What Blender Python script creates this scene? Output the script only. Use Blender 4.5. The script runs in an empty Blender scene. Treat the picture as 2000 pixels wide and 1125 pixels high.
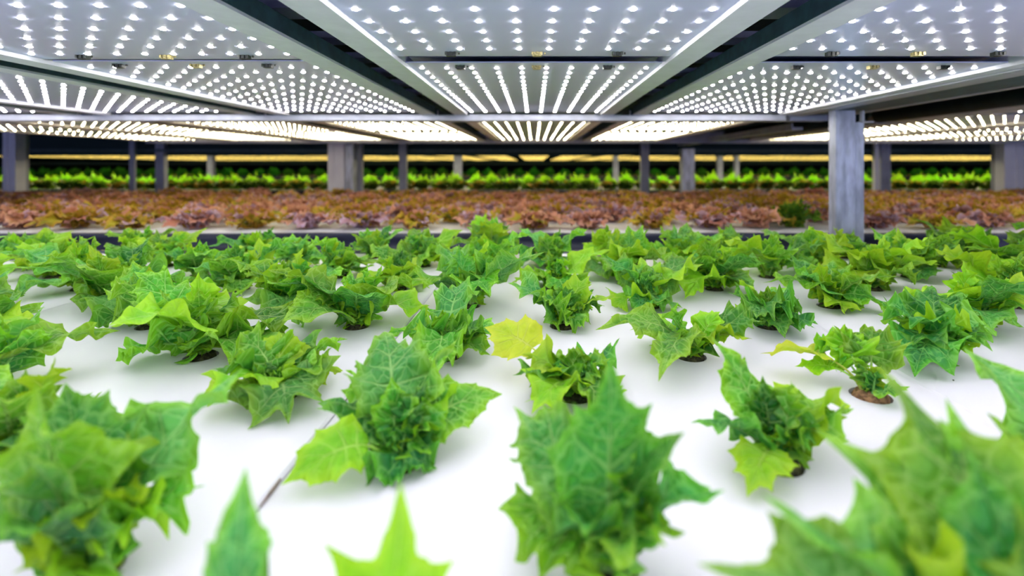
import bpy, math, random
import numpy as np
from mathutils import Vector

C = bpy.context.scene.collection
R = random.Random(7)
FPX, VX, VY = 960.0, 1043.0, 325.0      # focal length in pixels, vanishing point of the rows
HC = 0.30                               # camera height over the rafts
LZ = 0.525                              # height of the lamp boards over the rafts
PITCH = 0.76                            # width of one light bay

# ------------------------------------------------------------------ materials
def new_mat(name):
    m = bpy.data.materials.new(name); m.use_nodes = True
    nt = m.node_tree; nt.nodes.clear()
    return m, nt
def nd(nt, typ, **kw):
    n = nt.nodes.new(typ)
    for k, v in kw.items():
        if hasattr(n, k) and not k[0].isupper(): setattr(n, k, v)
        else: n.inputs[k].default_value = v
    return n
def mathn(nt, op, a, b=None, clamp=False):
    n = nt.nodes.new('ShaderNodeMath'); n.operation = op; n.use_clamp = clamp
    for i, v in enumerate((a, b)):
        if v is None: continue
        if isinstance(v, (int, float)): n.inputs[i].default_value = v
        else: nt.links.new(v, n.inputs[i])
    return n.outputs[0]
def mixc(nt, fac, a, b):
    n = nt.nodes.new('ShaderNodeMix'); n.data_type = 'RGBA'
    if isinstance(fac, (int, float)): n.inputs[0].default_value = fac
    else: nt.links.new(fac, n.inputs[0])
    for i, v in ((6, a), (7, b)):
        if isinstance(v, tuple): n.inputs[i].default_value = (*v, 1)
        else: nt.links.new(v, n.inputs[i])
    return n.outputs[2]
def ramp(nt, fac, lo, hi):
    n = nt.nodes.new('ShaderNodeMapRange'); n.inputs[1].default_value = lo; n.inputs[2].default_value = hi
    n.interpolation_type = 'SMOOTHSTEP'
    nt.links.new(fac, n.inputs[0]); return n.outputs[0]

def plain(name, col, rough=0.5, metal=0.0, noise=0.12, scale=12, spec=0.5, bump=0.0, stretch=None):
    m, nt = new_mat(name)
    out = nd(nt, 'ShaderNodeOutputMaterial'); b = nd(nt, 'ShaderNodeBsdfPrincipled')
    b.inputs['Roughness'].default_value = rough; b.inputs['Metallic'].default_value = metal
    b.inputs['Specular IOR Level'].default_value = spec
    tc = nd(nt, 'ShaderNodeTexCoord'); no = nd(nt, 'ShaderNodeTexNoise')
    no.inputs['Scale'].default_value = scale; no.inputs['Detail'].default_value = 5
    src = tc.outputs['Object']
    if stretch:
        mp = nd(nt, 'ShaderNodeMapping'); mp.inputs['Scale'].default_value = stretch
        nt.links.new(src, mp.inputs[0]); src = mp.outputs[0]
    nt.links.new(src, no.inputs['Vector'])
    f = ramp(nt, no.outputs[0], .3, .7)
    c = mixc(nt, f, tuple(x*(1-noise) for x in col), tuple(min(1, x*(1+noise)) for x in col))
    nt.links.new(c, b.inputs['Base Color'])
    if bump:
        bp = nd(nt, 'ShaderNodeBump'); bp.inputs['Strength'].default_value = bump; bp.inputs['Distance'].default_value = .01
        nt.links.new(no.outputs[0], bp.inputs['Height']); nt.links.new(bp.outputs[0], b.inputs['Normal'])
    nt.links.new(b.outputs[0], out.inputs[0])
    return m

def leaf_mat(name, mid, dark, edge, vein, nveins=5, edge_lo=.45, edge_hi=1.1, transl=.38, patch=(.35, .65), gloss=.42, retic=1.0, pscale=14):
    m, nt = new_mat(name)
    L = nt.links.new
    out = nd(nt, 'ShaderNodeOutputMaterial')
    a1 = nd(nt, 'ShaderNodeAttribute', attribute_name='leafst'); a2 = nd(nt, 'ShaderNodeAttribute', attribute_name='leafflat')
    sp = nd(nt, 'ShaderNodeSeparateXYZ'); L(a1.outputs['Vector'], sp.inputs[0])
    t, s, rib = sp.outputs
    oi = nd(nt, 'ShaderNodeObjectInfo')
    at = mathn(nt, 'ABSOLUTE', t)
    no = nd(nt, 'ShaderNodeTexNoise'); no.inputs['Scale'].default_value = pscale; no.inputs['Detail'].default_value = 3
    L(a2.outputs['Vector'], no.inputs['Vector'])
    base = mixc(nt, ramp(nt, no.outputs[0], *patch), dark, mid)
    ef = mathn(nt, 'MULTIPLY', ramp(nt, at, edge_lo, edge_hi), .9)
    base = mixc(nt, ef, base, edge)
    # reticulated small veins
    vo = nd(nt, 'ShaderNodeTexVoronoi', feature='DISTANCE_TO_EDGE'); vo.inputs['Scale'].default_value = 85
    n2 = nd(nt, 'ShaderNodeTexNoise'); n2.inputs['Scale'].default_value = 60
    L(a2.outputs['Vector'], n2.inputs['Vector'])
    va = nd(nt, 'ShaderNodeVectorMath', operation='SCALE'); L(n2.outputs['Color'], va.inputs[0]); va.inputs['Scale'].default_value = .012
    vb = nd(nt, 'ShaderNodeVectorMath', operation='ADD'); L(va.outputs[0], vb.inputs[0]); L(a2.outputs['Vector'], vb.inputs[1])
    L(vb.outputs[0], vo.inputs['Vector'])
    rv = mathn(nt, 'SUBTRACT', 1.0, ramp(nt, vo.outputs[0], .0, .10))
    # side veins run out to the teeth
    fr = mathn(nt, 'FRACT', mathn(nt, 'ADD', mathn(nt, 'MULTIPLY', s, float(nveins)), .5))
    sd = mathn(nt, 'MULTIPLY', mathn(nt, 'ABSOLUTE', mathn(nt, 'SUBTRACT', fr, .5)), mathn(nt, 'ADD', mathn(nt, 'MULTIPLY', at, 1.0), .12))
    sv = mathn(nt, 'SUBTRACT', 1.0, ramp(nt, sd, .008, .035))
    sv = mathn(nt, 'MULTIPLY', sv, mathn(nt, 'SUBTRACT', 1.0, ramp(nt, at, .55, .95)))
    mr = mathn(nt, 'SUBTRACT', 1.0, ramp(nt, at, .015, .075))
    mr = mathn(nt, 'MULTIPLY', mr, mathn(nt, 'SUBTRACT', 1.0, ramp(nt, s, .7, 1.0)))
    big = mathn(nt, 'MAXIMUM', mathn(nt, 'MAXIMUM', mathn(nt, 'MULTIPLY', sv, .6), mathn(nt, 'MULTIPLY', mr, .75)), rib)
    fac = mathn(nt, 'MAXIMUM', big, mathn(nt, 'MULTIPLY', rv, .34*retic))
    col = mixc(nt, fac, base, vein)
    hs = nd(nt, 'ShaderNodeHueSaturation')
    L(mathn(nt, 'ADD', mathn(nt, 'MULTIPLY', oi.outputs['Random'], .030), .484), hs.inputs['Hue'])
    L(mathn(nt, 'ADD', mathn(nt, 'MULTIPLY', oi.outputs['Random'], .35), .82), hs.inputs['Value'])
    L(col, hs.inputs['Color'])
    h1 = mathn(nt, 'MULTIPLY', ramp(nt, vo.outputs[0], 0, .4), retic)
    hh = mathn(nt, 'SUBTRACT', h1, mathn(nt, 'MULTIPLY', big, .8))
    bp = nd(nt, 'ShaderNodeBump'); bp.inputs['Strength'].default_value = .75; bp.inputs['Distance'].default_value = .0034
    L(hh, bp.inputs['Height'])
    b = nd(nt, 'ShaderNodeBsdfPrincipled'); b.inputs['Roughness'].default_value = gloss; b.inputs['Specular IOR Level'].default_value = .35
    L(hs.outputs[0], b.inputs['Base Color']); L(bp.outputs[0], b.inputs['Normal'])
    tr = nd(nt, 'ShaderNodeBsdfTranslucent'); L(bp.outputs[0], tr.inputs['Normal'])
    tcol = mixc(nt, .45, hs.outputs[0], edge); L(tcol, tr.inputs['Color'])
    mx = nd(nt, 'ShaderNodeMixShader'); mx.inputs[0].default_value = transl
    L(b.outputs[0], mx.inputs[1]); L(tr.outputs[0], mx.inputs[2]); L(mx.outputs[0], out.inputs[0])
    return m

G_VEIN = (.50, .80, .22)
MAT = dict(
    green=leaf_mat('leaf_green', (.110, .43, .030), (.035, .26, .028), (.30, .60, .018), G_VEIN),
    dark=leaf_mat('leaf_dark', (.045, .30, .040), (.012, .15, .026), (.17, .46, .018), (.36, .68, .18), edge_lo=.6),
    cool=leaf_mat('leaf_cool', (.120, .43, .085), (.045, .30, .060), (.26, .55, .030), (.45, .76, .25), edge_lo=.5),
    lime=leaf_mat('leaf_lime', (.28, .60, .015), (.17, .50, .014), (.42, .68, .020), (.58, .84, .16), retic=.4),
    yellow=leaf_mat('leaf_yellow', (.56, .76, .030), (.42, .70, .025), (.66, .78, .05), (.75, .88, .20), retic=.3, transl=.42),
    red=leaf_mat('leaf_red', (.70, .25, .105), (.28, .17, .02), (.74, .40, .33), (.5, .34, .16), retic=.4, pscale=12, gloss=.3, transl=.3, edge_lo=.2),
    purple=leaf_mat('leaf_purple', (.55, .28, .36), (.28, .12, .07), (.76, .58, .80), (.45, .32, .26), retic=.4, pscale=12, gloss=.28, transl=.25, edge_lo=.3),
    olive=leaf_mat('leaf_olive', (.56, .50, .020), (.20, .26, .015), (.66, .36, .06), (.6, .6, .10), retic=.4, pscale=12, transl=.35),
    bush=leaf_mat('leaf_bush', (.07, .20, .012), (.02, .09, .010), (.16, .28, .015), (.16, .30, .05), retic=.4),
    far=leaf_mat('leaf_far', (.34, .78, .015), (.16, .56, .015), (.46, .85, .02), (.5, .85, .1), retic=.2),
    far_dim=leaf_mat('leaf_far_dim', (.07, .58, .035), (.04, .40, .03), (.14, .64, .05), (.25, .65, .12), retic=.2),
    stem=plain('stem_pale_green', (.34, .52, .12), .45),
    raft=plain('raft_white_plastic', (.85, .83, .92), .38, noise=.015, scale=3, spec=.35),
    soil=plain('soil_plug', (.050, .050, .018), .95, noise=.75, scale=160, bump=1.0),
    husk=plain('soil_plug_dry', (.34, .18, .09), .95, noise=.5, scale=160, bump=1.0),
    liner=plain('liner_black', (.026, .030, .062), .32, noise=.3, scale=4, bump=.5, stretch=(.6, 6, 6)),
    board=plain('lamp_board', (.62, .67, .95), .20, noise=.025, scale=2),
    rail=plain('rail_painted', (.78, .79, .90), .45, noise=.04, scale=30),
    gray=plain('beam_grey', (.48, .50, .60), .38, noise=.1, scale=20, metal=.3),
    galv=plain('post_galvanised', (.42, .46, .62), .42, metal=.3, noise=.28, scale=9, stretch=(3, 3, 1)),
    lilac=plain('post_lilac', (.74, .76, 1.0), .5, noise=.04, scale=8),
    dim=plain('post_dim', (.30, .33, .50), .5, noise=.12, scale=8),
    steel=plain('joist_dark', (.025, .065, .090), .5, noise=.25, scale=40),
    purlin=plain('purlin_grey', (.45, .46, .66), .5, noise=.15, scale=6),
    black=plain('pipe_black', (.008, .016, .020), .6, noise=.3, scale=20, bump=.15, spec=.12),
    room=plain('room_dark', (.010, .034, .046), .8, noise=.3, scale=.6),
    chip=plain('connector_black', (.012, .018, .014), .45, noise=.4, scale=300),
    gold=plain('connector_gold', (.42, .36, .16), .4, metal=.4, noise=.5, scale=300),
    twig=plain('dried_root', (.16, .10, .07), .9, noise=.5, scale=120),
    strip=plain('foam_strip', (.84, .88, 1.0), .6, noise=.04),
)
def emit(name, col, st):
    m, nt = new_mat(name)
    e = nd(nt, 'ShaderNodeEmission'); e.inputs[0].default_value = (*col, 1); e.inputs[1].default_value = st
    o = nd(nt, 'ShaderNodeOutputMaterial'); nt.links.new(e.outputs[0], o.inputs[0]); return m
MAT['led'] = emit('led_glow', (1.0, .97, .93), 80)
MAT['led_far'] = emit('led_glow_warm', (1.0, .85, .47), 60)
MAT['led_dim'] = emit('led_glow_amber', (1.0, .72, .16), 5.5)

# ------------------------------------------------------------------ object helpers
def tag(o, label=None, cat=None, group=None, kind=None):
    if label: o['label'] = label
    if cat: o['category'] = cat
    if group: o['group'] = group
    if kind: o['kind'] = kind
    elif cat: o['kind'] = 'thing'
    return o
def link(name, me, mat=None, parent=None, loc=(0, 0, 0)):
    o = bpy.data.objects.new(name, me); C.objects.link(o); o.location = loc
    if mat is not None and not me.materials: me.materials.append(mat)
    if parent is not None: o.parent = parent
    return o
def empty(name, loc=(0, 0, 0)):
    o = bpy.data.objects.new(name, None); C.objects.link(o); o.location = loc; o.empty_display_size = .05
    return o
class MB:
    def __init__(s): s.v = []; s.f = []; s.sm = []
    def add(s, vs, fs, smooth=False):
        b = len(s.v); s.v += [tuple(v) for v in vs]; s.f += [tuple(b+i for i in f) for f in fs]; s.sm += [smooth]*len(fs)
        return s
    def box(s, x0, x1, y0, y1, z0, z1):
        v = [(x, y, z) for x in (x0, x1) for y in (y0, y1) for z in (z0, z1)]
        return s.add(v, [(0, 1, 3, 2), (4, 6, 7, 5), (0, 4, 5, 1), (2, 3, 7, 6), (0, 2, 6, 4), (1, 5, 7, 3)])
    def prism(s, prof, y0, y1, axis='y', smooth=False):
        n = len(prof)
        def P(a, b, c):
            return {'y': (a, c, b), 'x': (c, a, b), 'z': (a, b, c)}[axis]
        v = [P(a, b, y0) for a, b in prof] + [P(a, b, y1) for a, b in prof]
        s.add(v, [(i, (i+1) % n, n+(i+1) % n, n+i) for i in range(n)], smooth)
        b = len(s.v)-2*n
        s.f += [tuple(b+i for i in reversed(range(n))), tuple(b+n+i for i in range(n))]; s.sm += [False, False]
        return s
    def disc(s, x, y, z, r, n=8, h=.0015):
        v = [(x+r*math.cos(2*math.pi*i/n), y+r*math.sin(2*math.pi*i/n), z) for i in range(n)]
        v += [(a+(x-a)*.25, b+(y-b)*.25, z-h) for a, b, _ in v]
        return s.add(v, [(i, (i+1) % n, n+(i+1) % n, n+i) for i in range(n)] + [tuple(range(n, 2*n))])
    def tube(s, pts, rad, n=6):
        pts = [Vector(p) for p in pts]; rings = []
        for i, p in enumerate(pts):
            T = (pts[min(i+1, len(pts)-1)]-pts[max(i-1, 0)]).normalized()
            A = T.orthogonal().normalized() if i == 0 else (A-T*A.dot(T)).normalized()
            B = T.cross(A); r = rad[i] if hasattr(rad, '__len__') else rad
            rings += [p+(A*math.cos(2*math.pi*k/n)+B*math.sin(2*math.pi*k/n))*r for k in range(n)]
        f = [(i*n+k, i*n+(k+1) % n, (i+1)*n+(k+1) % n, (i+1)*n+k) for i in range(len(pts)-1) for k in range(n)]
        f += [tuple(reversed(range(n))), tuple((len(pts)-1)*n+k for k in range(n))]
        return s.add(rings, f, True)
    def mesh(s, name):
        me = bpy.data.meshes.new(name); me.from_pydata(s.v, [], s.f)
        me.polygons.foreach_set('use_smooth', s.sm); me.update(); return me
    def build(s, name, mat, parent=None, loc=(0, 0, 0)):
        return link(name, s.mesh(name), mat, parent, loc)
def at(px, py, z=0.0):
    d = (HC-z)*FPX/(py-VY)
    return Vector(((px-VX)/FPX*d, d, z))

# ------------------------------------------------------------------ leaves
def leaf_arrays(P0, P1, P2, W, teeth=5, amp=.34, pet=.22, cup=6.0, ruf=.16, frill=.0, puck=.0022, rng=None, roll=0.0, sub=8, nt=8, tipf=.26, ribw=.0019, twist=0.0, face=False):
    """one bent, lobed and toothed leaf; returns verts, faces, st, flat"""
    rng = rng or R
    P0, P1, P2 = (np.array(p, float) for p in (P0, P1, P2))
    u = np.linspace(0, 1, 40)[:, None]
    B = (1-u)**2*P0+2*u*(1-u)*P1+u**2*P2
    seg = np.linalg.norm(np.diff(B, axis=0), axis=1); al = np.concatenate([[0], np.cumsum(seg)]); L = al[-1]
    tang = np.gradient(B, axis=0); tang /= np.linalg.norm(tang, axis=1)[:, None]
    hd = P2-P0; hd[2] = 0
    if np.linalg.norm(hd) < 1e-4: hd = np.array([0, 1, 0.])
    hd /= np.linalg.norm(hd)
    S0 = np.array([hd[1], -hd[0], 0.])
    if face: S0 = np.array([1., 0, 0]) if hd[1] > 0 else np.array([-1., 0, 0])
    ns = teeth*sub+1
    s = np.linspace(0, 1, ns)
    M = L*(pet+(1-pet-tipf)*s**.9)
    alpha = np.radians(118)*(1-s)**.85
    tv = np.linspace(0, 1, nt+1)**.8
    V = []; ST = []; FL = []; F = []
    seed = rng.random()*10
    idx = {}
    for side in (-1, 1):
        ph = rng.random()*6.28; ph2 = rng.random()*6.28
        ta = np.array([rng.uniform(.55, 1.25) for _ in range(teeth+1)]); ta[-1] = 1.0
        f = s*teeth; k = np.rint(f).astype(int)
        peak = (1-np.abs(np.sin(np.pi*f))**.75)*ta[k]
        f2 = s*teeth*3; peak2 = 1-np.abs(np.sin(np.pi*f2))**.8
        prof = (.30+.72*np.sin(np.pi*np.clip(s*.95+.03, 0, 1))**.7)
        Rr = W*prof*(1-s**3)+L*tipf*s**3
        Rr = Rr*(1+amp*(peak-.45)+amp*.16*(peak2-.5)); Rr[0] *= .5
        for j, t in enumerate(tv):
            if side == 1 and j == 0: continue
            if j == 0: x = np.zeros(ns); y = M.copy()
            else:
                x = side*t*Rr*np.sin(alpha); y = M+t*Rr*np.cos(alpha)
            z = ruf*W*t**2*np.sin(2*np.pi*s*rng_n[side]+ph) + frill*W*t**3*np.sin(2*np.pi*s*teeth*1.25+ph2)
            z = z + puck*np.sin(np.pi*s*teeth)**2*np.sin(np.pi*min(1, t))*1.6
            z = z + ruf*.25*W*t*np.sin(s*17+t*5+ph2)
            z = z*(1-s**5)
            base = len(V)
            V += list(zip(x, y, z)); idx[(side, j)] = base
            ST += [(side*t, a, 0) for a in s]; FL += [(a+seed, b, 0) for a, b in zip(x, y)]
    idx[(1, 0)] = idx[(-1, 0)]
    for side in (-1, 1):
        for j in range(nt):
            a, b = idx[(side, j)], idx[(side, j+1)]
            for i in range(ns-1):
                q = (a+i, a+i+1, b+i+1, b+i)
                F.append(q if side == -1 else q[::-1])
    # midrib / petiole rod
    nr = 5; ys = np.linspace(0, L*(1-tipf), 12)
    rb = len(V)
    for i, yy in enumerate(ys):
        rr = ribw*(1-.8*i/11)*(1.5 if i < 2 else 1)
        for k in range(nr):
            a = 2*np.pi*k/nr
            V.append((rr*1.3*np.cos(a), yy, rr*np.sin(a)-rr*.6)); ST.append((0, 0, .85-.35*i/11)); FL.append((seed, yy, 0))
    for i in range(11):
        for k in range(nr):
            F.append((rb+i*nr+k, rb+i*nr+(k+1) % nr, rb+(i+1)*nr+(k+1) % nr, rb+(i+1)*nr+k))
    V = np.array(V)
    x, y, z = V.T
    # cross curvature
    kx = cup*x
    xx = np.where(abs(cup) > 1e-3, np.sin(kx)/(cup if abs(cup) > 1e-3 else 1), x)
    zz = z+(1-np.cos(kx))/(cup if abs(cup) > 1e-3 else 1)
    yi = np.clip(y, 0, L)
    Bc = np.stack([np.interp(yi, al, B[:, i]) for i in range(3)], 1)
    Tc = np.stack([np.interp(yi, al, tang[:, i]) for i in range(3)], 1); Tc /= np.linalg.norm(Tc, axis=1)[:, None]
    Bc += Tc*(y-yi)[:, None]
    N0 = np.cross(np.broadcast_to(S0, Tc.shape), Tc); N0 /= np.linalg.norm(N0, axis=1)[:, None]
    rl = roll+twist*(y/L)
    Sx = S0*np.cos(rl)[:, None]+N0*np.sin(rl)[:, None]
    N = N0*np.cos(rl)[:, None]-S0*np.sin(rl)[:, None]
    Pw = Bc+Sx*xx[:, None]+N*zz[:, None]
    Pw[:, 2] = np.maximum(Pw[:, 2], .0022+.0015*np.abs(np.sin(y*300)))       # leaves lie on the raft, they do not pass through it
    return Pw, F, np.array(ST), np.array(FL)
rng_n = {-1: 1.6, 1: 2.1}

def mesh_from(parts, name):
    V = []; F = []; ST = []; FL = []; MI = []; b = 0; mats = []
    for (v, f, st, fl), m in parts:
        if m not in mats: mats.append(m)
        V.append(v); ST.append(st); FL.append(fl); F += [tuple(i+b for i in q) for q in f]; MI += [mats.index(m)]*len(f); b += len(v)
    V = np.concatenate(V); me = bpy.data.meshes.new(name)
    me.from_pydata(V.tolist(), [], F)
    for nm, arr in (('leafst', np.concatenate(ST)), ('leafflat', np.concatenate(FL))):
        a = me.attributes.new(nm, 'FLOAT_VECTOR', 'POINT'); a.data.foreach_set('vector', arr.astype(np.float32).ravel())
    me.polygons.foreach_set('use_smooth', [True]*len(F)); me.polygons.foreach_set('material_index', MI)
    for m in mats: me.materials.append(m)
    me.update(); return me

STY = {
    'plain':  dict(teeth=4, amp=.20, cup=5, ruf=.16, frill=.03, pet=.20, sub=12),
    'star':   dict(teeth=3, amp=.42, cup=5, ruf=.34, frill=.05, pet=.14, sub=16),
    'spiky':  dict(teeth=4, amp=.32, cup=8, ruf=.34, frill=.08, pet=.16, sub=12),
    'frilly': dict(teeth=5, amp=.24, cup=10, ruf=.36, frill=.20, pet=.10, sub=12, puck=.004),
    'curly':  dict(teeth=5, amp=.20, cup=12, ruf=.46, frill=.30, pet=.06, sub=12, puck=.005),
    'spoon':  dict(teeth=4, amp=.14, cup=8, ruf=.18, frill=.04, pet=.34, sub=12),
}
def leaf_part(root, tip, W, style, elev, tone, rng, kfac=.55, roll=None, off=.006, rise=None, **kw):
    """tip in the plant's own coordinates"""
    tip = Vector(tip); h = Vector((tip.x, tip.y, 0)); hd = h.normalized() if h.length > 1e-5 else Vector((0, 1, 0))
    P0 = hd*off+Vector((0, 0, .004)); D = (tip-P0).length; e = math.radians(elev)
    P1 = P0+(hd*math.cos(e)+Vector((0, 0, 1))*math.sin(e))*D*kfac
    if rise: P1 = Vector((tip.x*rise, tip.y*rise, tip.z*.22))
    a = dict(STY[style]); a.update(kw)
    rl = rng.uniform(-.35, .35) if roll is None else roll
    arr = leaf_arrays(P0, P1, tip, W, rng=rng, roll=rl, **a)
    me = mesh_from([(arr, MAT[tone])], 'leaf')
    return link('leaf', me, None, root)

def plug_mesh(rng, mat):
    m = MB(); n = 18; r0 = .0215; rows = [(-.026, r0*.8), (-.002, r0), (.002, r0*.98), (.005, r0*.8), (.0065, r0*.45), (.007, r0*.1)]
    v = []
    for z, r in rows:
        for k in range(n):
            a = 2*math.pi*k/n; q = r*(1+(rng.uniform(-.10, .0) if z > 0 else 0))
            v.append((q*math.cos(a), q*math.sin(a), z+(rng.uniform(-.0012, .0018) if z > 0 else 0)))
    f = [(i*n+k, i*n+(k+1) % n, (i+1)*n+(k+1) % n, (i+1)*n+k) for i in range(len(rows)-1) for k in range(n)]
    f += [tuple(reversed(range(n))), tuple((len(rows)-1)*n+k for k in range(n))]
    m.add(v, f, True); return m.mesh('soil_plug')
PLUGS = [plug_mesh(R, None) for _ in range(3)]
for p in PLUGS: p.materials.append(MAT['soil'])
HUSK = plug_mesh(R, None); HUSK.materials.append(MAT['husk'])

# lattice of planting holes: staggered columns
COLX = {k: .3*(-.4655+.645*k) for k in range(-9, 12)}
holes = []
for k in COLX:
    ds = [.219+.279*i for i in range(6)] if k % 2 == 0 else [.365+.279*i for i in range(5)]
    for i, d in enumerate(ds):
        row = 2*i if k % 2 == 0 else 2*i+1
        px = VX+FPX*COLX[k]/d
        if d > .3 and -260 < px < 2260: holes.append((k, row, COLX[k], d, px))
        elif d < .3 and k in (0, 2): holes.append((k, row, COLX[k], d, px))

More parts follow.
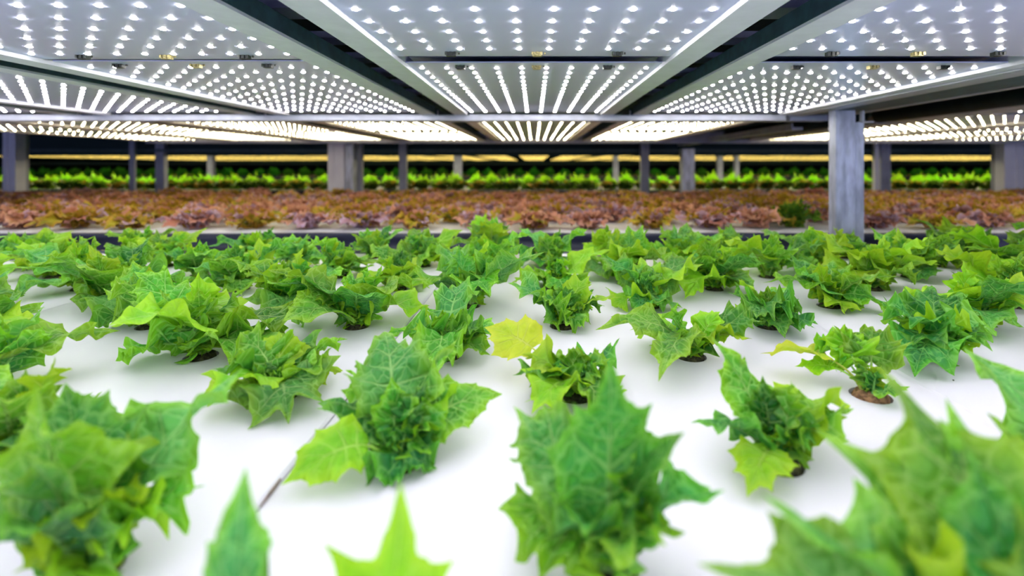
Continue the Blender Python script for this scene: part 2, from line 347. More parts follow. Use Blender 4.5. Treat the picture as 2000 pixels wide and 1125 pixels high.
# hand-placed leaves: (tip px, tip py, tip height, half width, style, start elevation, tone, extra)
HERO = {
    (0, 2): [(752, 650, .085, .034, 'frilly', 74, 'cool', dict(roll=.1, cup=4)),
             (700, 735, .035, .026, 'spiky', 50, 'green', {}),
             (800, 925, .010, .031, 'frilly', 78, 'dark', dict(roll=0, cup=5, amp=.2, pet=.05)),
             (556, 942, .018, .027, 'plain', 62, 'lime', dict(roll=.5, pet=.30)),
             (880, 800, .050, .020, 'curly', 70, 'green', {}),
             (765, 740, .075, .022, 'curly', 84, 'green', {}),
             (835, 745, .070, .020, 'curly', 80, 'dark', {}),
             (975, 770, .045, .030, 'plain', 60, 'green', dict(roll=-.5)),
             (890, 665, .080, .030, 'star', 66, 'green', dict(roll=.6))],
    (1, 1): [(1193, 715, .158, .040, 'plain', 88, 'dark', dict(roll=0, pet=.08, cup=5, ruf=.24, amp=.30, face=True)),
             (988, 985, .035, .034, 'frilly', 76, 'green', dict(roll=.35)),
             (1010, 800, .085, .036, 'frilly', 72, 'cool', {}),
             (1120, 1010, .060, .036, 'star', 80, 'cool', {}),
             (1290, 1060, .070, .030, 'star', 78, 'green', {}),
             (1400, 960, .085, .034, 'spiky', 70, 'dark', {}),
             (1330, 850, .125, .028, 'plain', 80, 'dark', dict(roll=-.5)),
             (1240, 890, .090, .026, 'curly', 84, 'green', {})],
    (-1, 1): [(462, 730, .105, .040, 'spiky', 66, 'cool', dict(roll=.15)),
              (75, 770, .145, .042, 'spiky', 80, 'green', dict(cup=3)),
              (395, 950, .050, .032, 'curly', 60, 'green', {}),
              (300, 1010, .050, .028, 'curly', 72, 'lime', {}),
              (250, 850, .095, .030, 'curly', 80, 'green', {}),
              (130, 760, .110, .040, 'spiky', 72, 'dark', {}),
              (20, 1030, .090, .038, 'spiky', 62, 'dark', {}),
              (60, 900, .120, .036, 'star', 75, 'cool', {}),
              (190, 1000, .075, .028, 'frilly', 82, 'lime', {})],
    (0, 0): [(478, 938, .128, .024, 'spiky', 84, 'cool', dict(roll=0, amp=.3, face=True)),
             (782, 988, .118, .038, 'star', 80, 'lime', dict(roll=0, amp=.55, cup=4, pet=.34, face=True, ruf=.1, tipf=.25, rise=1.0)),
             (300, 1200, .10, .032, 'star', 62, 'green', {}),
             (520, 1090, .09, .018, 'spiky', 70, 'dark', {}),
             (600, 1300, .08, .030, 'spiky', 60, 'green', {})],
    (2, 0): [(1735, 738, .160, .050, 'star', 86, 'green', dict(roll=.1, amp=.4, face=True, tipf=.22)),
             (1530, 990, .120, .046, 'star', 64, 'cool', dict(roll=-.1)),
             (1400, 1110, .10, .044, 'spiky', 58, 'cool', {}),
             (1900, 900, .140, .048, 'spiky', 80, 'dark', {}),
             (1780, 1080, .115, .040, 'spiky', 76, 'lime', {}),
             (1650, 1060, .10, .040, 'star', 66, 'dark', {}),
             (1990, 1010, .120, .044, 'star', 80, 'green', {}),
             (1620, 860, .125, .040, 'star', 76, 'green', {}),
             (1860, 800, .14, .040, 'spiky', 80, 'green', {})],
    (3, 1): [(1898, 690, .105, .042, 'star', 68, 'cool', {}),
             (1960, 880, .100, .040, 'spiky', 66, 'green', {}),
             (1995, 760, .115, .040, 'spiky', 76, 'dark', {}),
             (1880, 930, .055, .034, 'frilly', 60, 'green', {}),
             (1985, 1000, .06, .040, 'spiky', 66, 'lime', {})],
    (2, 2): [(1398, 668, .100, .030, 'star', 70, 'green', dict(roll=.1)),
             (1358, 825, .048, .026, 'spiky', 58, 'dark', {}),
             (1462, 962, .012, .025, 'plain', 66, 'lime', dict(amp=.3, roll=.1, pet=.30)),
             (1545, 745, .080, .026, 'frilly', 80, 'green', {}),
             (1490, 740, .075, .024, 'spiky', 74, 'dark', {}),
             (1660, 800, .055, .032, 'spiky', 62, 'green', {}),
             (1600, 830, .050, .022, 'curly', 78, 'dark', {})],
    (-1, 3): [(562, 815, .012, .047, 'star', 72, 'cool', dict(roll=-.15, amp=.55, pet=.12, cup=2.5)),
              (655, 700, .045, .028, 'star', 56, 'green', {}),
              (545, 650, .065, .026, 'spiky', 80, 'lime', {}),
              (420, 720, .050, .028, 'frilly', 60, 'dark', {}),
              (380, 790, .020, .030, 'plain', 55, 'lime', dict(pet=.3)),
              (470, 650, .070, .026, 'curly', 76, 'green', {})],
    (1, 3): [(1188, 802, .016, .034, 'frilly', 80, 'green', dict(roll=.1, pet=.05)),
             (952, 640, .060, .030, 'plain', 46, 'yellow', dict(pet=.48, roll=.5, amp=.24)),
             (1120, 680, .060, .024, 'curly', 84, 'green', {}),
             (1085, 700, .045, .018, 'curly', 76, 'dark', {}),
             (1190, 700, .055, .020, 'frilly', 80, 'green', {})],
    (3, 3): [(1488, 690, .030, .032, 'spoon', 62, 'yellow', dict(pet=.42, roll=-.3)),
             (1555, 715, .020, .020, 'spoon', 60, 'lime', dict(pet=.5)),
             (1628, 640, .070, .026, 'frilly', 66, 'lime', dict(pet=.4)),
             (1705, 640, .070, .028, 'frilly', 78, 'green', dict(pet=.38)),
             (1590, 655, .055, .020, 'curly', 66, 'green', dict(pet=.45)),
             (1760, 770, .020, .018, 'plain', 50, 'green', dict(pet=.4))],
    (4, 4): [(1788, 730, .012, .040, 'star', 62, 'dark', dict(roll=0, amp=.26, cup=3)),
             (1740, 600, .085, .034, 'frilly', 72, 'dark', {}),
             (1850, 620, .075, .032, 'curly', 80, 'lime', {}),
             (1930, 640, .060, .040, 'frilly', 58, 'cool', {}),
             (1820, 560, .090, .034, 'frilly', 76, 'dark', {}),
             (1900, 690, .030, .020, 'spoon', 50, 'lime', {})],
    (2, 4): [(1178, 640, .055, .036, 'star', 66, 'green', dict(roll=.2, amp=.5)),
             (1310, 600, .080, .026, 'frilly', 80, 'green', {}),
             (1290, 735, .030, .024, 'spiky', 60, 'green', {}),
             (1330, 660, .040, .018, 'spoon', 76, 'yellow', {}),
             (1405, 610, .070, .026, 'spoon', 72, 'lime', dict(pet=.4)),
             (1440, 650, .040, .022, 'plain', 56, 'lime', {})],
    (1, 5): [(1000, 555, .080, .042, 'star', 68, 'cool', dict(roll=.15)),
             (1105, 560, .070, .028, 'frilly', 84, 'dark', {}),
             (1140, 640, .015, .026, 'curly', 80, 'green', dict(pet=.05)),
             (1212, 580, .050, .026, 'plain', 52, 'lime', dict(pet=.35)),
             (1060, 580, .070, .026, 'curly', 78, 'green', {}),
             (1150, 540, .080, .026, 'spiky', 74, 'lime', {})],
    (0, 4): [(905, 550, .085, .028, 'frilly', 74, 'cool', {}),
             (800, 640, .060, .030, 'curly', 64, 'dark', {}),
             (935, 640, .060, .030, 'curly', 66, 'dark', {}),
             (850, 735, .030, .026, 'curly', 78, 'green', {}),
             (815, 700, .040, .024, 'frilly', 66, 'green', {}),
             (870, 610, .080, .026, 'curly', 84, 'green', {})],
    (3, 5): [(1520, 600, .060, .036, 'curly', 72, 'dark', {}),
             (1590, 640, .025, .028, 'frilly', 60, 'dark', {}),
             (1478, 620, .050, .026, 'curly', 66, 'dark', {}),
             (1440, 545, .085, .028, 'spoon', 80, 'lime', {}),
             (1500, 560, .080, .024, 'frilly', 84, 'green', {}),
             (1560, 585, .050, .026, 'curly', 74, 'dark', {})],
}
ROWN = ['closest row', 'second row', 'third row', 'fourth row', 'fifth row', 'sixth row', 'seventh row', 'eighth row', 'ninth row', 'tenth row', 'eleventh row']
NUM = ['first', 'second', 'third', 'fourth', 'fifth', 'sixth', 'seventh', 'eighth', 'ninth', 'tenth', 'eleventh', 'twelfth', 'thirteenth',
       'fourteenth', 'fifteenth', 'sixteenth', 'seventeenth', 'eighteenth', 'nineteenth', 'twentieth'] + \
      ['twenty-'+w for w in ('first', 'second', 'third', 'fourth', 'fifth', 'sixth', 'seventh', 'eighth', 'ninth')] + ['thirtieth'] + \
      ['thirty-'+w for w in ('first', 'second', 'third', 'fourth', 'fifth', 'sixth', 'seventh', 'eighth', 'ninth')] + ['fortieth'] + \
      ['forty-'+w for w in ('first', 'second', 'third', 'fourth', 'fifth', 'sixth', 'seventh', 'eighth', 'ninth')] + ['fiftieth'] + \
      ['fifty-'+w for w in ('first', 'second', 'third', 'fourth', 'fifth', 'sixth', 'seventh', 'eighth', 'ninth')] + ['sixtieth'] + \
      ['sixty-'+w for w in ('first', 'second', 'third', 'fourth', 'fifth', 'sixth', 'seventh', 'eighth', 'ninth')]
HLABEL = {
    (0, 2): 'green lettuce over a dark plug, long lime leaf pointing left towards the camera',
    (1, 1): 'blurred lettuce with one tall upright dark green leaf, front centre-right',
    (-1, 1): 'large blurred green lettuce filling the lower left corner, dark plug beneath',
    (0, 0): 'lettuce mostly below the picture edge, two jagged leaf tips poking up',
    (2, 0): 'large blurred lettuce filling the lower right corner with broad jagged leaves',
    (3, 1): 'green lettuce cut off by the right edge above the corner plant',
    (2, 2): 'green lettuce with a squarish lime leaf hanging forward beside its dark plug',
    (-1, 3): 'lettuce with a broad star-shaped blue-green leaf drooping forward, left of centre',
    (1, 3): 'lettuce with a pale yellow leaf on a long stalk reaching left, picture centre',
    (3, 3): 'leggy lettuce with bare pale stalks, brown roots and a rounded yellow-green leaf',
    (4, 4): 'lettuce with a flat round-toothed dark leaf hanging forward, right side',
    (2, 4): 'lettuce with a star-shaped green leaf to its left and a small yellow leaf',
    (1, 5): 'lettuce standing over a clearly exposed dark mossy plug, centre of the bed',
    (0, 4): 'curly dark green lettuce just behind the one with the lime leaf',
    (3, 5): 'low tightly curled dark green lettuce right of centre',
}
rows = {}
for h in holes: rows.setdefault(h[1], []).append(h)
def rand_plant(root, d, rng):
    n = rng.randint(10, 13); a0 = rng.uniform(0, 6.28); sc = rng.uniform(.98, 1.34)*((.78 if root.location.x < -.2 else .9) if d > 1.4 and rng.random() < .7 else 1)
    tones = ['green', 'green', 'dark', 'cool', 'lime', 'green', 'cool', 'green', 'lime']
    for i in range(n):
        az = a0+i*2.4+rng.uniform(-.35, .35); inner = i >= n-4
        if inner:
            r = rng.uniform(.015, .05)*sc; z = rng.uniform(.070, .105)*sc; W = rng.uniform(.026, .036)*sc; st = rng.choice(['curly', 'frilly', 'curly']); el = rng.uniform(70, 88)
        else:
            r = rng.uniform(.065, .140)*sc; z = rng.choice([.010, .010, .025, .05, .08, .10])*sc; W = rng.uniform(.036, .052)*sc; st = rng.choice(['star', 'spiky', 'frilly', 'spiky', 'plain', 'star']); el = rng.uniform(52, 80)
        leaf_part(root, (r*math.cos(az), r*math.sin(az), z), W, st, el, rng.choice(tones), rng)
for row, hs in sorted(rows.items()):
    hs.sort(key=lambda h: h[2])
    vis = 0
    for h in hs:
        k, _, X, d, px = h
        rng = random.Random(k*31+row*101+5)
        root = empty('lettuce_plant', (X, d, 0))
        if (k, row) in HERO:
            for (tx, ty, tz, W, st, el, tone, kw) in HERO[(k, row)]:
                tip = at(tx, ty, tz)-Vector((X, d, 0)); W *= 1.14 if row >= 3 else 1
                leaf_part(root, tip, W*(1.3 if st in ('curly', 'frilly') else 1.2 if st == 'spiky' else 1.12), st, el, tone, rng, **kw)
            a0 = rng.uniform(0, 6)
            for q in range(3):                                   # small heart leaves
                az = a0+q*2.1
                leaf_part(root, (.02*math.cos(az), .02*math.sin(az), rng.uniform(.035, .05)), .014, 'curly', 82, rng.choice(['green', 'lime', 'dark']), rng)
            for q in range(0 if (k, row) == (3, 3) or row < 2 else 3 if row < 3 else 5):   # low leaves around the plug
                az = rng.uniform(0, 6.28) if (k, row) not in ((1, 5), (0, 2), (2, 2)) else rng.uniform(.2, 2.9)
                r = rng.uniform(.06, .11)
                leaf_part(root, (r*math.cos(az), r*math.sin(az), rng.uniform(.012, .06)), rng.uniform(.03, .042), rng.choice(['frilly', 'spiky', 'star']), rng.uniform(58, 78), rng.choice(['green', 'dark', 'lime']), rng)
            label = HLABEL[(k, row)]
            if -40 < px < 2040: vis += 1
        else:
            rand_plant(root, d, rng)
            if -40 < px < 2040:
                vis += 1
                label = 'young frilly green lettuce in the %s of the white bed, %s from the left' % (ROWN[row], NUM[vis-1])
            elif px < 0: label = 'green lettuce cut by the left picture edge, %s of the white bed' % ROWN[row]
            else: label = 'green lettuce cut by the right picture edge, %s of the white bed' % ROWN[row]
        me = HUSK if (k, row) == (3, 3) else PLUGS[rng.randrange(3)]
        pl = link('soil_plug', me, None, root); pl.rotation_euler.z = rng.uniform(0, 6)
        tag(root, label, 'lettuce', 'green lettuces in the white rafts')

# small extra marks on the white raft
tw = MB(); tw.tube([at(715, 728, .002), at(700, 752, .003), at(688, 762, .002), at(672, 787, .002)], [.0012, .0014, .0010, .0006], 5)
tag(tw.build('dried_root', MAT['twig']), 'thin brown dried root lying in the raft seam left of centre', 'root', 'dried roots in the raft seam')
tw = MB(); tw.tube([at(548, 936, .0022), at(530, 960, .003), at(508, 990, .002)], [.0010, .0014, .0006], 5)
tag(tw.build('dried_root', MAT['twig']), 'brown dried root in the raft seam below the lime leaf tip', 'root', 'dried roots in the raft seam')
cr = MB()
cr.disc(*at(1862, 742, .0035), .0013, 6, .001); tag(cr.build('crumb', MAT['soil']), 'tiny dark crumb on the bare white raft at right', 'crumb')

# ------------------------------------------------------------------ rafts (near bed), with real holes
def boolean_cut(me, cutter, name):
    o = bpy.data.objects.new('tmp_a', me); c = bpy.data.objects.new('tmp_b', cutter); C.objects.link(o); C.objects.link(c)
    md = o.modifiers.new('cut', 'BOOLEAN'); md.operation = 'DIFFERENCE'; md.object = c; md.solver = 'EXACT'
    bpy.context.view_layer.update()
    dg = bpy.context.evaluated_depsgraph_get()
    r = bpy.data.meshes.new_from_object(o.evaluated_get(dg)); r.name = name
    bpy.data.objects.remove(o); bpy.data.objects.remove(c)
    return r
seam0 = -.243; RW = .776
RN = {-3: 'far left white raft of the green lettuce bed', -2: 'second white raft from the left, under green lettuces', -1: 'white raft left of the centre seam, under green lettuces',
      0: 'central white raft right of the thin brown seam', 1: 'white raft at the right, holding the leggy yellow-leaved lettuce', 2: 'far right white raft of the green lettuce bed'}
for i in range(-3, 3):
    x0, x1 = seam0+RW*i+.001, seam0+RW*(i+1)-.001
    m = MB(); c = .003
    m.prism([(x0, -.030), (x1, -.030), (x1, -c), (x1-c, 0), (x0+c, 0), (x0, -c)], -.62, 1.690)
    me = m.mesh('raft')
    cut = MB()
    for (k, row, X, d, px) in holes:
        if x0 < X < x1:
            n = 20; cut.prism([(X+.0245*math.cos(2*math.pi*q/n), d+.0245*math.sin(2*math.pi*q/n)) for q in range(n)], -.05, .02, axis='z')
    if cut.v: me = boolean_cut(me, cut.mesh('cut'), 'raft')
    if not me.materials: me.materials.append(MAT['raft'])
    else: me.materials[0] = MAT['raft']
    o = link('floating_raft', me); tag(o, RN[i], 'raft', 'white rafts of the front bed')

def tray(name, x0, x1, y0, y1, zr, label):
    t = empty(name, ((x0+x1)/2, (y0+y1)/2, -.13))
    ox, oy, oz = t.location
    def sh(m): m.v = [(a-ox, b-oy, c-oz) for a, b, c in m.v]; return m
    sh(MB().box(x0, x1, y0, y1, -.13, -.115)).build('tray_bottom', MAT['liner'], t)
    for (a, b, c, d) in ((x0, x1, y0, y0+.022), (x0, x1, y1-.022, y1), (x0, x0+.022, y0+.022, y1-.022), (x1-.022, x1, y0+.022, y1-.022)):
        m = MB()
        if b-a > d-c:
            nseg = 90; rr = random.Random(int(y0*100)+int(c*10)); vs = []; fs = []
            offs = [(0, -.115), (0, -.075), (-.004, -.060), (.002, -.048), (.0, -.02), (-.005, zr-.006), (-.002, zr), (.019, zr), (.022, zr-.004), (.022, -.115)]
            ph = rr.random()*6
            for q in range(nseg+1):
                x = a+(b-a)*q/nseg
                for (oy_, oz_) in offs:
                    w = .003*math.sin(x*5+ph+oz_*40)+.002*math.sin(x*13+oz_*90) if oy_ < .01 else 0
                    vs.append((x, c+oy_+w, oz_+(.002*math.sin(x*7+ph) if oz_ > -.02 else .003*math.sin(x*3+ph) if oz_ > -.1 else 0)))
            n = len(offs)
            for q in range(nseg):
                for k in range(n): fs.append((q*n+k, (q+1)*n+k, (q+1)*n+(k+1) % n, q*n+(k+1) % n))
            fs += [tuple(range(n)), tuple(nseg*n+k for k in reversed(range(n)))]
            m.add(vs, fs, True)
        else: m.box(a, b, c, d, -.115, zr)
        sh(m).build('liner_edge', MAT['liner'], t)
    tag(t, label, 'tray'); return t
tray('growing_tray', -2.62, 2.14, -.66, 1.722, .006, 'black lined tray under the white rafts with green lettuces')
tray('growing_tray', -5.3, 5.3, 2.13, 4.68, .010, 'black lined tray under the red lettuces in the middle distance')

# red bed rafts
for i in range(12):
    x0 = -5.27+i*.878
    m = MB().box(x0+.002, x0+.874, 2.165, 4.63, -.03, .008)
    o = m.build('floating_raft', MAT['strip']); tag(o, 'pale raft edge under the red lettuces, %s from the left' % NUM[i], 'raft', 'rafts under the red lettuces')

# ------------------------------------------------------------------ distant lettuces: prototypes share meshes
def head_mesh(name, rng, n, rad, hgt, tones, W, sub=3, nt=3):
    parts = []
    for i in range(n):
        az = i*2.4+rng.uniform(-.3, .3); f = i/n
        r = rad*(1-f*.8)*rng.uniform(.8, 1.1); z = hgt*(.35+.65*f)*rng.uniform(.75, 1.05)
        hd = Vector((math.cos(az), math.sin(az), 0)); tip = hd*r+Vector((0, 0, z)); P0 = hd*.008+Vector((0, 0, .012))
        e = math.radians(45+40*f); P1 = P0+(hd*math.cos(e)+Vector((0, 0, math.sin(e))))*(tip-P0).length*.6
        arr = leaf_arrays(P0, P1, tip, W*rng.uniform(.8, 1.15), teeth=5, amp=.36, pet=.05, cup=6, ruf=.4, frill=.2, rng=rng, roll=rng.uniform(-.4, .4), sub=sub, nt=nt)
        arr[0][:, 2] = np.maximum(arr[0][:, 2], .012)
        parts.append((arr, MAT[rng.choice(tones)]))
    return mesh_from(parts, name)
pr = random.Random(3)
RED = [head_mesh('red_head', pr, 24, .165, .104, t, .043) for t in
       (['red', 'red', 'purple', 'olive'], ['red', 'red', 'olive'], ['purple', 'red', 'purple', 'olive'], ['olive', 'olive', 'red', 'olive'], ['red', 'purple', 'red'], ['red', 'olive', 'olive', 'purple'])]
REDNAME = ['red-brown', 'rusty red', 'purplish', 'olive and rust', 'red and purple', 'mottled red']
BUSH = head_mesh('bush_head', pr, 22, .13, .165, ['bush', 'bush', 'bush', 'olive'], .046)
FAR = [head_mesh('far_head', pr, 16, .16, .235, ['far'], .06, 2, 2) for _ in range(4)]
SHADE_ROW = [head_mesh('shade_row_head', pr, 16, .15, .14, ['bush', 'bush', 'olive'], .05, 2, 2) for _ in range(3)]  # added dark heads: self-shadow of the bright row put into leaf colour
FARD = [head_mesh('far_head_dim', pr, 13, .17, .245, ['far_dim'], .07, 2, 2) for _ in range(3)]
count = 0
for j in range(10):
    d = 2.315+j*.243; sp = .268; n = int((2.13*d*1.03)/sp)+1
    x0 = ((j % 2)*.5)*sp
    xs = [x0+i*sp for i in range(-n, n+1)]
    xs = [x for x in xs if -60 < VX+FPX*x/d < 2060]
    for i, x in enumerate(xs):
        q = pr.randrange(6)
        if pr.random() < .12: q = 3
        xx = x+pr.uniform(-.025, .025); dd = d+pr.uniform(-.02, .02)
        isb = (j == 0 and abs(VX+FPX*x/d-1560) < 56)
        sc = pr.uniform(.85, 1.12)*(1.1 if j < 2 else 1)
        if isb: xx, dd = (1548-VX)/FPX*2.34, 2.34
        o = link('green_lettuce_bush' if isb else 'red_lettuce', BUSH if isb else RED[q], None, None, (xx, dd, 0))
        o.rotation_euler.z = pr.uniform(0, 6.28); o.scale = (sc, sc, sc*pr.uniform(.85, 1.12)) if not isb else (1.2, 1.0, 1.12)
        if isb: tag(o, 'tall dark green bushy lettuce among the red ones, left of the big post', 'lettuce')
        else: tag(o, '%s lettuce, %s from the left in %s of the red bed' % (REDNAME[q], NUM[i], 'the front row' if j == 0 else 'the back row' if j == 9 else 'the %s row' % NUM[j]), 'lettuce', 'red lettuces in the middle bed')
        count += 1
print('red lettuces', count)
for j, d in enumerate((5.75, 6.05)):
    xs = [i*.21+(j*.105) for i in range(-34, 35)]; xs = [x for x in xs if -40 < VX+FPX*x/d < 2040]
    for i, x in enumerate(xs):
        if j == 0: o = link('shade_row_lettuce', SHADE_ROW[pr.randrange(3)], None, None, (x+pr.uniform(-.03, .03), d-.05, .025))
        else: o = link('green_lettuce', FAR[pr.randrange(4)], None, None, (x+pr.uniform(-.03, .03), d, .0))
        s = pr.uniform(1.0, 1.15)
        o.rotation_euler.z = pr.uniform(0, 6.28); o.scale = (s, s, s)
        tag(o, ('added dark lettuce standing in for the shade under the bright green row, %s from the left' if j == 0 else 'bright green lettuce beyond the red bed, %s from the left') % NUM[i], 'lettuce', ('added shade-coloured' if j == 0 else 'bright green')+' lettuces behind the red bed')
xs = [i*.33 for i in range(-36, 37)]; xs = [x for x in xs if -30 < VX+FPX*x/10.6 < 2030]
for i, x in enumerate(xs):
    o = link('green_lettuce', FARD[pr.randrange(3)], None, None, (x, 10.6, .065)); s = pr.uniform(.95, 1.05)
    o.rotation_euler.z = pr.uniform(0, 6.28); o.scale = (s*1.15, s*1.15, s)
    tag(o, 'dim green lettuce in the farthest bed', 'lettuce', 'dim green lettuces in the farthest bed')

def bed(name, x0, x1, y0, y1, z, label):
    t = empty(name, (0, (y0+y1)/2, z-.14))
    MB().box(x0, x1, -(y1-y0)/2, (y1-y0)/2, 0, .165).build('tray_side', MAT['liner'], t)
    MB().box(x0+.03, x1-.03, -(y1-y0)/2+.03, (y1-y0)/2-.03, .165, .168).build('raft', MAT['liner'], t)
    tag(t, label, 'tray')
bed('growing_tray', -7.5, 7.5, 5.55, 7.9, .0, 'dark tray holding the bright green lettuces beyond the red bed')
bed('growing_tray', -13, 13, 10.35, 12.6, .065, 'dark tray of the farthest green lettuces')

# ------------------------------------------------------------------ lamp bays
U = .225
PW = 1.255*U; FW = .245*U
NX, SX, SY = 10, .0576, .0600
def led_mesh(pts, r=.0050, n=8, name='led'):
    m = MB()
    for x, y in pts: m.disc(x, y, 0, r, n)
    return m.mesh(name)
ONE = led_mesh([(0, 0)]); ONE.materials.append(MAT['led'])
def panel(bx, y0, y1, label, singles=None, ledmat='led', chips=None, r=.0050, nseg=8, step=SY, z=LZ, group='lamp panels'):
    t = empty('ceiling_led_panel', (bx, (y0+y1)/2, z)); hy = (y1-y0)/2
    MB().box(-PW, PW, -hy, hy, .003, .0055).build('panel_board', MAT['board'], t)
    ny = max(1, int((y1-y0-.03)/step)); yy = [-hy+(y1-y0-(ny-1)*step)/2+i*step for i in range(ny)]
    xx = [(i-4.5)*SX for i in range(NX)]
    pts = [(x, y) for y in yy for x in xx]
    if singles:
        first = pts[:100] if singles == 'near' else pts[-100:]
        rest = pts[100:] if singles == 'near' else pts[:-100]
        for x, y in first:
            o = bpy.data.objects.new('led', ONE); C.objects.link(o); o.parent = t; o.location = (x, y, .003)
    else: rest = pts
    if rest:
        me = led_mesh(rest, r, nseg, 'led_array'); me.materials.append(MAT[ledmat])
        o = link('led_array', me, None, t, (0, 0, .003)); o['kind'] = 'stuff'
    if chips:
        cy = hy-.034 if chips == 'far' else -hy+.034
        for cx, mt in ((-.166, 'chip'), (.006, 'gold'), (.166, 'chip')):
            m = MB().box(-.009, .009, -.006, .006, -.005, .0028)
            for k in range(3): m.box(-.011+.0085*k, -.0062+.0085*k, -.0085, -.006, -.0035, .0028)
            m.box(.014, .017, -.0015, .0015, -.001, .0028)
            o = m.build('cable_connector', MAT[mt], t, (cx, cy, 0))
            o['label'] = 'black cable connector' if mt == 'chip' else 'gold cable terminal'
    return tag(t, label, 'light panel', group)
BAYN = {0: 'centre bay', -1: 'bay left of centre', -2: 'second bay left of centre', -3: 'third bay left of centre', -4: 'fourth bay left of centre', 1: 'bay right of centre',
        3: 'bay beyond the big post', 4: 'second bay beyond the big post', 5: 'third bay beyond the big post'}
BX = {k: k*PITCH for k in (0, -1, -2, -3, -4, 1)}
BX[3] = 9.85*U; BX[4] = BX[3]+PITCH; BX[5] = BX[4]+PITCH
SEG = [(-1.10, -.03), (-.012, 1.017), (1.080, 2.095), (2.165, 3.185), (3.215, 4.245)]
SEGN = ['overhead behind the camera', 'nearest lamp panel', 'second lamp panel back', 'third lamp panel back, beyond the crossbeam', 'farthest lamp panel of the lit rack']
for k, bx in BX.items():
    for i, (y0, y1) in enumerate(SEG):
        if k in (-3, -4, 3, 4, 5) and i == 0: continue
        if k in (-4, 4, 5) and i == 1: continue
        near = k in (-1, 0, 1)
        sg = None
        if near and i == 1: sg = 'far'
        if (near or k == -2) and i == 2: sg = 'near'
        yy0, yy1 = y0, y1
        if k == -1 and i == 1: yy1 = 1.045
        if k == -1 and i == 2: yy0 = 1.065
        kw = dict(r=.0041) if i == 3 else dict(r=.0036) if i == 4 else {}
        panel(bx, yy0, yy1, 'glowing white LED panel, %s, %s' % (SEGN[i].replace('lamp panel', 'panel'), BAYN[k]), sg,
              'led' if i < 3 else 'led_far', 'far' if (near and i == 1) else 'near' if (near and i == 2) else None, **kw)
    for s in (-1, 1):
        xa, xb = sorted((bx+s*PW, bx+s*(PW+FW)))
        for (a, b, nm) in ((-1.10 if abs(k) < 3 else .3, 2.095, 'front'), (2.165, 4.26, 'rear')):
            m = MB().prism([(xa, LZ-.006), (xb, LZ-.006), (xb, LZ+.022), (xb-s*0-.003, LZ+.022), (xb-.003, LZ+.0), (xa+.003, LZ+.0), (xa+.003, LZ+.022), (xa, LZ+.022)], a, b)
            o = m.build('panel_rail', MAT['rail'])
            tag(o, 'grey rail on the %s edge of %s, %s stretch' % ('left' if s < 0 else 'right', BAYN[k], nm), 'rail', 'rails edging the lamp bays')
    # end strips closing each bay
    tag(MB().box(bx-PW-FW, bx+PW+FW, 4.262, 4.285, LZ-.008, LZ+.02).build('ceiling_end_strip', MAT['gray']), 'grey end strip closing the %s at its far end' % BAYN[k], 'strip', 'end strips of the lamp bays')

# dark joists in the slots between bays
def jo(xa, xb, y0, y1, label):
    return tag(MB().box(xa, xb, y0, y1, LZ-.001, LZ+.029).build('ceiling_joist', MAT['steel']), label, 'joist', 'dark steel joists between the bays')
for sg, nm in ((-1, 'left'), (1, 'right')):
    a, b = sorted((sg*1.872*U, sg*1.935*U))
    jo(a, b, -1.1, 2.09, 'dark steel joist in the slot %s of the centre bay, front stretch' % nm)
    jo(a, b, 2.17, 4.25, 'dark steel joist %s of the centre bay beyond the crossbeam' % nm)
for q, nm in ((-2, 'first and second left bays'), (-3, 'second and third left bays'), (-4, 'third and fourth left bays')):
    xc = (q+.5)*PITCH-.042
    jo(xc-.014, xc, .2, 2.09, 'dark joist between the %s, front stretch' % nm)
    jo(xc-.014, xc, 2.17, 4.25, 'dark joist between the %s, rear stretch' % nm)
# crossbeam under the panels
m = MB(); m.prism([(2.098, .497), (2.104, .494), (2.155, .494), (2.160, .500), (2.160, LZ-.010), (2.098, LZ-.010)], -3.4, 1.075, axis='x')
m.prism([(2.090, LZ-.010), (2.166, LZ-.010), (2.166, LZ-.0065), (2.090, LZ-.0065)], -3.4, 1.075, axis='x')
tag(m.build('ceiling_beam', MAT['gray']), 'long grey crossbeam under the lamp panels', 'beam')
tag(MB().box(-3.4, 5.4, 4.30, 4.36, LZ-.022, LZ+.08).build('ceiling_beam', MAT['dim']), 'dark beam closing the far end of the lit rack', 'beam')
# purlins over the slots
for i in range(9):
    y = .30+i*.22
    tag(MB().box(-3.4, 2.9, y, y+.075, LZ+.085, LZ+.10).build('ceiling_purlin', MAT['purlin']), 'grey slat seen across the dark slots between bays, %s from the camera' % NUM[i], 'slat', 'slats above the lamp bays')

# right edge of the rack: side channel, pipe, neighbouring rack
xe = 4.87*U
m = MB(); m.prism([(xe+.0, LZ-.012), (xe+.050, LZ-.012), (xe+.052, LZ-.004), (xe+.052, LZ+.02), (xe+.0, LZ+.02)], -.4, 2.10)
m.prism([(xe-.012, LZ-.010), (xe, LZ-.012), (xe, LZ-.007), (xe-.012, LZ-.006)], -.4, 2.10)
tag(m.build('rail_channel', MAT['gray']), 'shiny grey edge channel running from the big post to the upper right', 'beam')
tag(MB().prism([(5.14*U, LZ-.010), (5.9*U, LZ-.004), (5.9*U, LZ+.05), (5.14*U, LZ+.03)], -.4, 2.08).build('rail_channel', MAT['steel']), 'dark sloping channel beside the shiny edge channel, upper right', 'beam')
m = MB(); m.prism([(5.98*U, LZ-.004), (6.10*U, LZ-.004), (6.10*U, LZ+.004), (5.98*U, LZ+.004)], -.3, 2.08)
tag(m.build('thin_rail', MAT['gray']), 'thin grey rail above the black pipe, upper right', 'rail')
m = MB(); m.tube([(1.72, y, .553) for y in (-.2, .6, 1.2, 2.45)], .036, 24)
p = empty('hanging_pipe', (0, 0, 0)); m.build('pipe', MAT['black'], p)
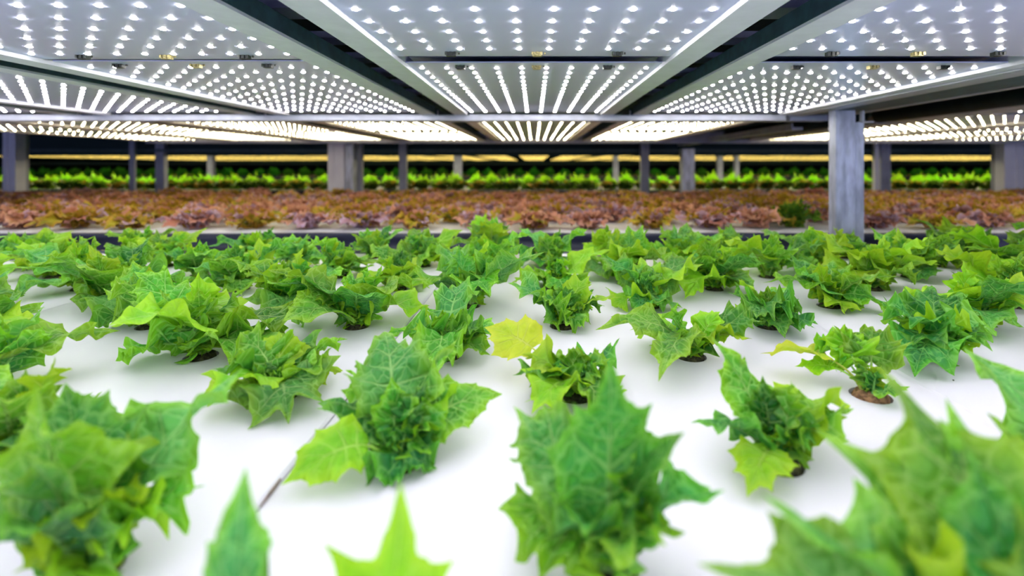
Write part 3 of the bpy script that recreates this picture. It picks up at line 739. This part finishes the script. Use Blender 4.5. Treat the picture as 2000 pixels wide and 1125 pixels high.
for y in (.9, 1.25, 1.55):
    mm = MB(); mm.tube([(1.72, y-.006, .553), (1.72, y+.006, .553)], .0385, 24); mm.build('pipe_clamp', MAT['steel'], p)
tag(p, 'thick black pipe above the right side, near the big post', 'pipe', 'black pipes beside the rack')
m = MB(); m.tube([(1.66, y, .565) for y in (2.5, 3.2, 4.2)], .045, 20)
tag(m.build('hanging_pipe', MAT['black']), 'black pipe beyond the crossbeam, left of the big post', 'pipe', 'black pipes beside the rack')
for (a, b, nm) in ((-.3, 2.45, 'upper right'), (2.5, 3.4, 'beyond the big post')):
    tag(MB().prism([(7.75*U, LZ-.008), (8.35*U, LZ-.008), (8.35*U, LZ+.012), (7.79*U, LZ+.012), (7.79*U, LZ+.035), (7.75*U, LZ+.035)], a, b).build('rail_channel', MAT['gray']), 'grey channel along the neighbouring lamp bays, %s' % nm, 'beam')
tag(MB().prism([(6.75*U, LZ-.010), (7.05*U, LZ-.010), (7.05*U, LZ+.006), (6.79*U, LZ+.006), (6.79*U, LZ+.03), (6.75*U, LZ+.03)], 2.9, 5.2).build('rail_channel', MAT['gray']), 'slanting grey channel ending at the slim post right of centre', 'beam')
tag(MB().box(xe+.0, xe+.16, 2.10, 2.16, LZ-.03, LZ+.04).build('ceiling_beam', MAT['dim']), 'short dark crossbeam behind the head of the big post', 'beam')

# ------------------------------------------------------------------ posts
def post(px0, px1, d, z0, z1, mat, label, depth=None, lip=True, name='support_post'):
    x0, x1 = (px0-VX)/FPX*d, (px1-VX)/FPX*d; w = x1-x0; dp = depth or w*.8
    t = w*.06
    prof = [(x0, d), (x0+w*.34, d), (x0+w*.36, d+t), (x0+w*.60, d+t), (x0+w*.62, d), (x1, d), (x1, d+dp), (x0, d+dp)] if lip else [(x0, d), (x1, d), (x1, d+dp), (x0, d+dp)]
    return tag(MB().prism(prof[::-1], z0, z1, axis='z').build(name, MAT[mat]), label, 'post', 'posts of the racks')
GZ = -.86
# big post: channel with a second profile beside it
bp = empty('support_post', (1.184, 1.86, GZ))
h = LZ-.012-GZ
m = MB(); w = .084
m.prism([(-.042, 0), (-.012, 0), (-.010, .006), (.036, .006), (.036, .045), (-.042, .045)][::-1], 0, h, axis='z')
m.build('post_channel', MAT['galv'], bp)
m = MB(); m.prism([(.039, .012), (.055, .008), (.070, .008), (.070, .05), (.040, .05)][::-1], 0, h-.045, axis='z'); m.build('side_profile', MAT['galv'], bp)
m = MB(); m.box(.056, .064, -.004, .012, h-.045, h-.002); m.box(.056, .10, -.004, .05, h-.047, h-.043); m.build('bracket', MAT['gray'], bp)
m = MB(); m.box(-.06, .11, -.02, .07, 0, .008); m.build('foot_plate', MAT['galv'], bp)
tag(bp, 'big galvanised double post standing behind the green bed, right', 'post', 'posts of the racks')
for args in ((640, 672, 4.72, 'lilac', 'wide lilac-grey column behind the red lettuces, left of centre', .10),
             (674, 690, 4.72, 'galv', 'pale narrow post fixed to the right of the wide left column', .12),
             (691, 706, 4.86, 'dim', 'dark narrow post right of the wide left column', .06),
             (5, 30, 4.72, 'lilac', 'lilac-grey column at the far left edge', .1),
             (31, 45, 4.86, 'dim', 'dark post beside the column at the far left edge', .06),
             (1962, 2002, 4.72, 'lilac', 'lilac-grey column at the right picture edge', .1),
             (1946, 1960, 4.86, 'dim', 'dark post left of the column at the right edge', .06),
             (1333, 1357, 4.72, 'galv', 'slim grey post under the slanting channel, right of centre', .09),
             (303, 320, 6.9-1.6, 'dim', 'slim dark grey post between left edge and wide column', .06),
             (252, 262, 5.2, 'dim', 'thinnest grey post at the left, beside the slim dark one', .03),
             (779, 793, 5.2, 'dim', 'slim dark post right of the wide left column', .06),
             (1252, 1268, 5.2, 'dim', 'slim dark post left of the slim grey one, right of centre', .06),
             (1709, 1717, 5.1, 'lilac', 'thin pale post right of the big post', .04),
             (1720, 1740, 5.2, 'dim', 'slim dark post right of the big post', .06)):
    a, b, d, mt, lb, dp = args
    post(a, b, d, GZ, .47 if mt == 'galv' and a > 1000 else LZ+.2, mt, lb, dp, lip=b-a > 15)
for a, b, lb in ((404, 415, 'left'), (886, 902, 'centre'), (1198, 1208, 'centre right'), (1402, 1412, 'right'), (1436, 1444, 'far right of centre')):
    post(a, b, 8.3, GZ, LZ+.2, 'dim', 'very distant dark post in the gap between beds, %s' % lb, .08, lip=False)

# ------------------------------------------------------------------ racks behind
def hb(y, x, d, z0, z1, mat, label): tag(MB().box(-x, x, d, d+.05, z0, z1).build('ceiling_beam', MAT[mat]), label, 'beam', 'dark crossbeams of the racks behind')
hb(0, 7, 5.36, .418, .64, 'room', 'deep black crossbeam above the row of distant yellow lamps')
hb(0, 7, 5.29, .458, .486, 'steel', 'dull grey crossbeam just under the lit rack, far behind')
hb(0, 13, 10.2, .335, .385, 'room', 'black bar right below the distant yellow lamps')
for k in range(-9, 10):
    panel(k*PITCH, 5.98, 7.6, 'hidden lamp panel over the bright green lettuces behind', None, 'led_far', step=.12, r=.0155, nseg=6, group='lamp panels of the second rack', z=LZ+.04)
for k in range(-16, 18):
    if k in (-16, -15, -14): continue
    t = panel(k*.80, 8.9, 16.0, 'distant yellow lamp strip between the racks behind', None, 'led_dim', step=.30, r=.016, nseg=6, group='distant yellow lamp strips', z=LZ-.03)

# ------------------------------------------------------------------ room
def struct(name, m, mat): o = m.build(name, MAT[mat]); o['kind'] = 'structure'; return o
struct('floor', MB().box(-15, 15, -2.5, 20, GZ-.1, GZ), 'room')
struct('wall_back', MB().box(-15, 15, 20, 20.2, GZ, 3.0), 'room')
struct('wall_left', MB().box(-15.2, -15, -2.5, 20, GZ, 3.0), 'room')
struct('wall_right', MB().box(15, 15.2, -2.5, 20, GZ, 3.0), 'room')
struct('ceiling', MB().box(-15, 15, -2.5, 20, .95, 1.05), 'room')

w = bpy.data.worlds.new('world'); bpy.context.scene.world = w; w.use_nodes = True
w.node_tree.nodes['Background'].inputs[0].default_value = (.5, .56, .95, 1); w.node_tree.nodes['Background'].inputs[1].default_value = 1.1

# ------------------------------------------------------------------ camera
cam = bpy.data.cameras.new('camera'); co = bpy.data.objects.new('camera', cam); C.objects.link(co)
co.location = (0, 0, HC); co.rotation_euler = (math.pi/2, 0, 0)
cam.sensor_width = 36; cam.lens = 36*FPX/2000; cam.shift_x = -(VX-1000)/2000; cam.shift_y = -(562.5-VY)/2000
cam.clip_start = .02; cam.clip_end = 60
cam.dof.use_dof = True; cam.dof.focus_distance = .85; cam.dof.aperture_fstop = 2.3
sc = bpy.context.scene; sc.camera = co
sc.view_settings.view_transform = 'Standard'; sc.view_settings.look = 'None'; sc.view_settings.gamma = 1; sc.view_settings.use_curve_mapping = False
sc.view_settings.exposure = 0.15
cy = sc.cycles
cy.use_denoising = True; cy.max_bounces = 4; cy.diffuse_bounces = 3; cy.transmission_bounces = 3; cy.glossy_bounces = 2; cy.use_adaptive_sampling = True; cy.adaptive_threshold = .12; cy.adaptive_min_samples = 16
cy.caustics_reflective = False; cy.caustics_refractive = False; cy.use_light_tree = True; cy.sample_clamp_indirect = 6
